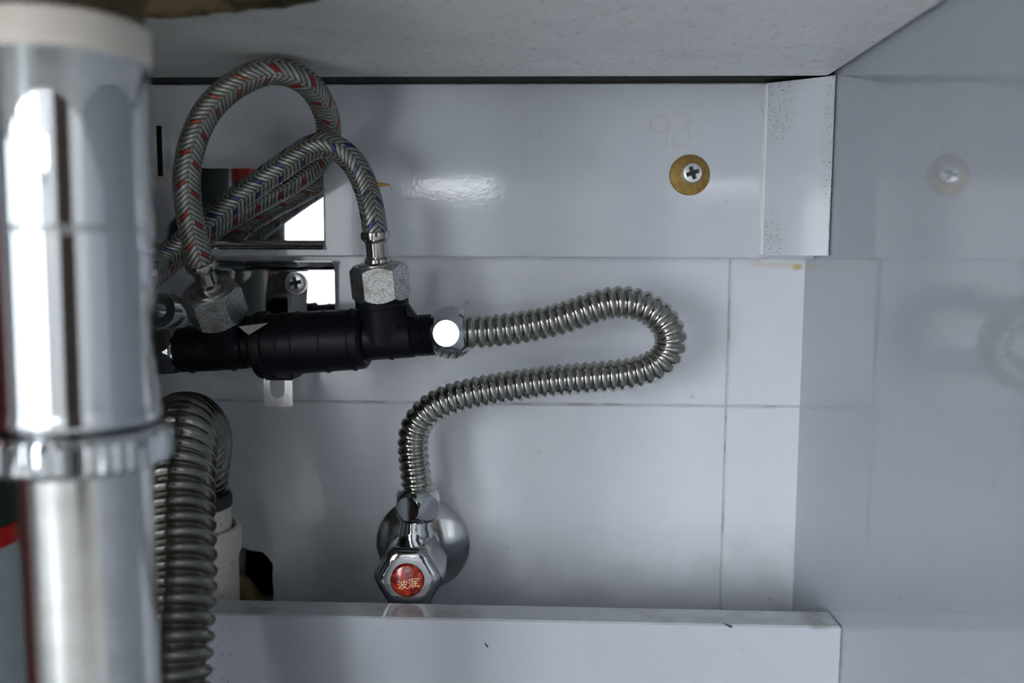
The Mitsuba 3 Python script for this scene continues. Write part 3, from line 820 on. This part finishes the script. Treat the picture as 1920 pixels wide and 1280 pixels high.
zc0, zc1 = DZ(868), DZ(791)
n = 240
ang = np.arange(n) * 2 * PI / n
RC = .0258
col = [(.0165, zc0), (RL + .0012, zc0 - .0008), (RC - .0016, zc0 + .0005), (RC, zc0 + .0022), (RC, zc1 - .0030), (RC - .0014, zc1 - .0012), (RU - .0005, zc1), (.0165, zc1)]
cm = lathe(col, n, closed=True)
v = np.asarray(cm.vertices).copy()
rad = np.hypot(v[:, 0], v[:, 1]); an = np.arctan2(v[:, 1], v[:, 0])
k = np.where(rad > RC - .0001, 1 - .022 * (np.sin(an * 40) > .2), 1.0)
v[:, :2] *= k[:, None]
cm.vertices = v
obj('collar_nut', cm.apply_translation([PX, PY, 0]), 'mat_chrome', t, 'knurled chrome collar nut', smooth=28)
obj('tail_tube', lathe([(.0155, Z_FLOOR + .001), (RL, Z_FLOOR + .001), (RL, zc0 + .003), (.0155, zc0 + .003)], 120, closed=True).apply_translation([PX + .001, PY, 0]), 'mat_chrome_soft', t, smooth=40)

t = thing('added_heater', 'white box water heater added out of view to shade the left of the cabinet', 'water heater')  # unseen box, added to keep light off the left side
obj('case', cuboid(-.56, -.303, -.27, -.09, Z_FLOOR + .02, .09, .012), 'mat_heater', t)
for x in (-.53, -.34):
    obj('foot', cuboid(x - .015, x + .015, -.24, -.12, Z_FLOOR, Z_FLOOR + .022, .002), 'mat_rubber', t)

# ------------------------------------------------------------------ bottles at the left of the pipe
def bottle(cx, cy, r, z1, mats, label, h_neck=.02):
    t = thing('cleaner_bottle', label, 'bottle')
    zs = z1 - .045
    obj('body', lathe([(0, Z_FLOOR), (r * .92, Z_FLOOR), (r, Z_FLOOR + .006), (r, zs), (r * .93, zs + .012), (r * .6, zs + .024), (r * .42, zs + .026), (0, zs + .026)], 64).apply_translation([cx, cy, 0]), mats[0], t)
    obj('label', lathe([(r - .002, Z_FLOOR + .04), (r + .0004, Z_FLOOR + .04), (r + .0004, zs - .02), (r - .002, zs - .02)], 64, closed=True).apply_translation([cx, cy, 0]), mats[1], t)
    obj('cap', lathe([(0, zs + .024), (r * .5, zs + .024), (r * .5, z1 - .002), (r * .46, z1), (0, z1)], 48).apply_translation([cx, cy, 0]), mats[2], t)
    return t


b2 = at(18, 1000, -.17)
br = .034
t = thing('cleaner_bottle', 'pale bottle with a red band and dark green neck behind the chrome drain pipe', 'bottle')
cx, cy = b2[0] - br, -.17
zrd0, zrd1 = at(10, 1019, -.17)[2], at(10, 984, -.17)[2]
obj('body', lathe([(0, Z_FLOOR), (br * .94, Z_FLOOR), (br, Z_FLOOR + .006), (br, zrd0), (0, zrd0)], 64).apply_translation([cx, cy, 0]), 'mat_label', t)
obj('band', lathe([(0, zrd0), (br + .0006, zrd0), (br + .0006, zrd1), (0, zrd1)], 64).apply_translation([cx, cy, 0]), 'mat_red_plastic', t, 'red band')
obj('neck', lathe([(0, zrd1), (br * .98, zrd1), (br * .97, zrd1 + .012), (br * .95, zrd1 + .10), (br * .8, zrd1 + .135), (br * .5, zrd1 + .15), (br * .5, zrd1 + .185), (0, zrd1 + .185)], 64).apply_translation([cx, cy, 0]), 'mat_green_plastic', t, 'dark green shoulder')
bottle(-.262, -.262, .034, .088, ('mat_blue_plastic', 'mat_orange', 'mat_red_plastic'), 'blue bottle with a dark red label and red cap beside the chrome drain pipe')
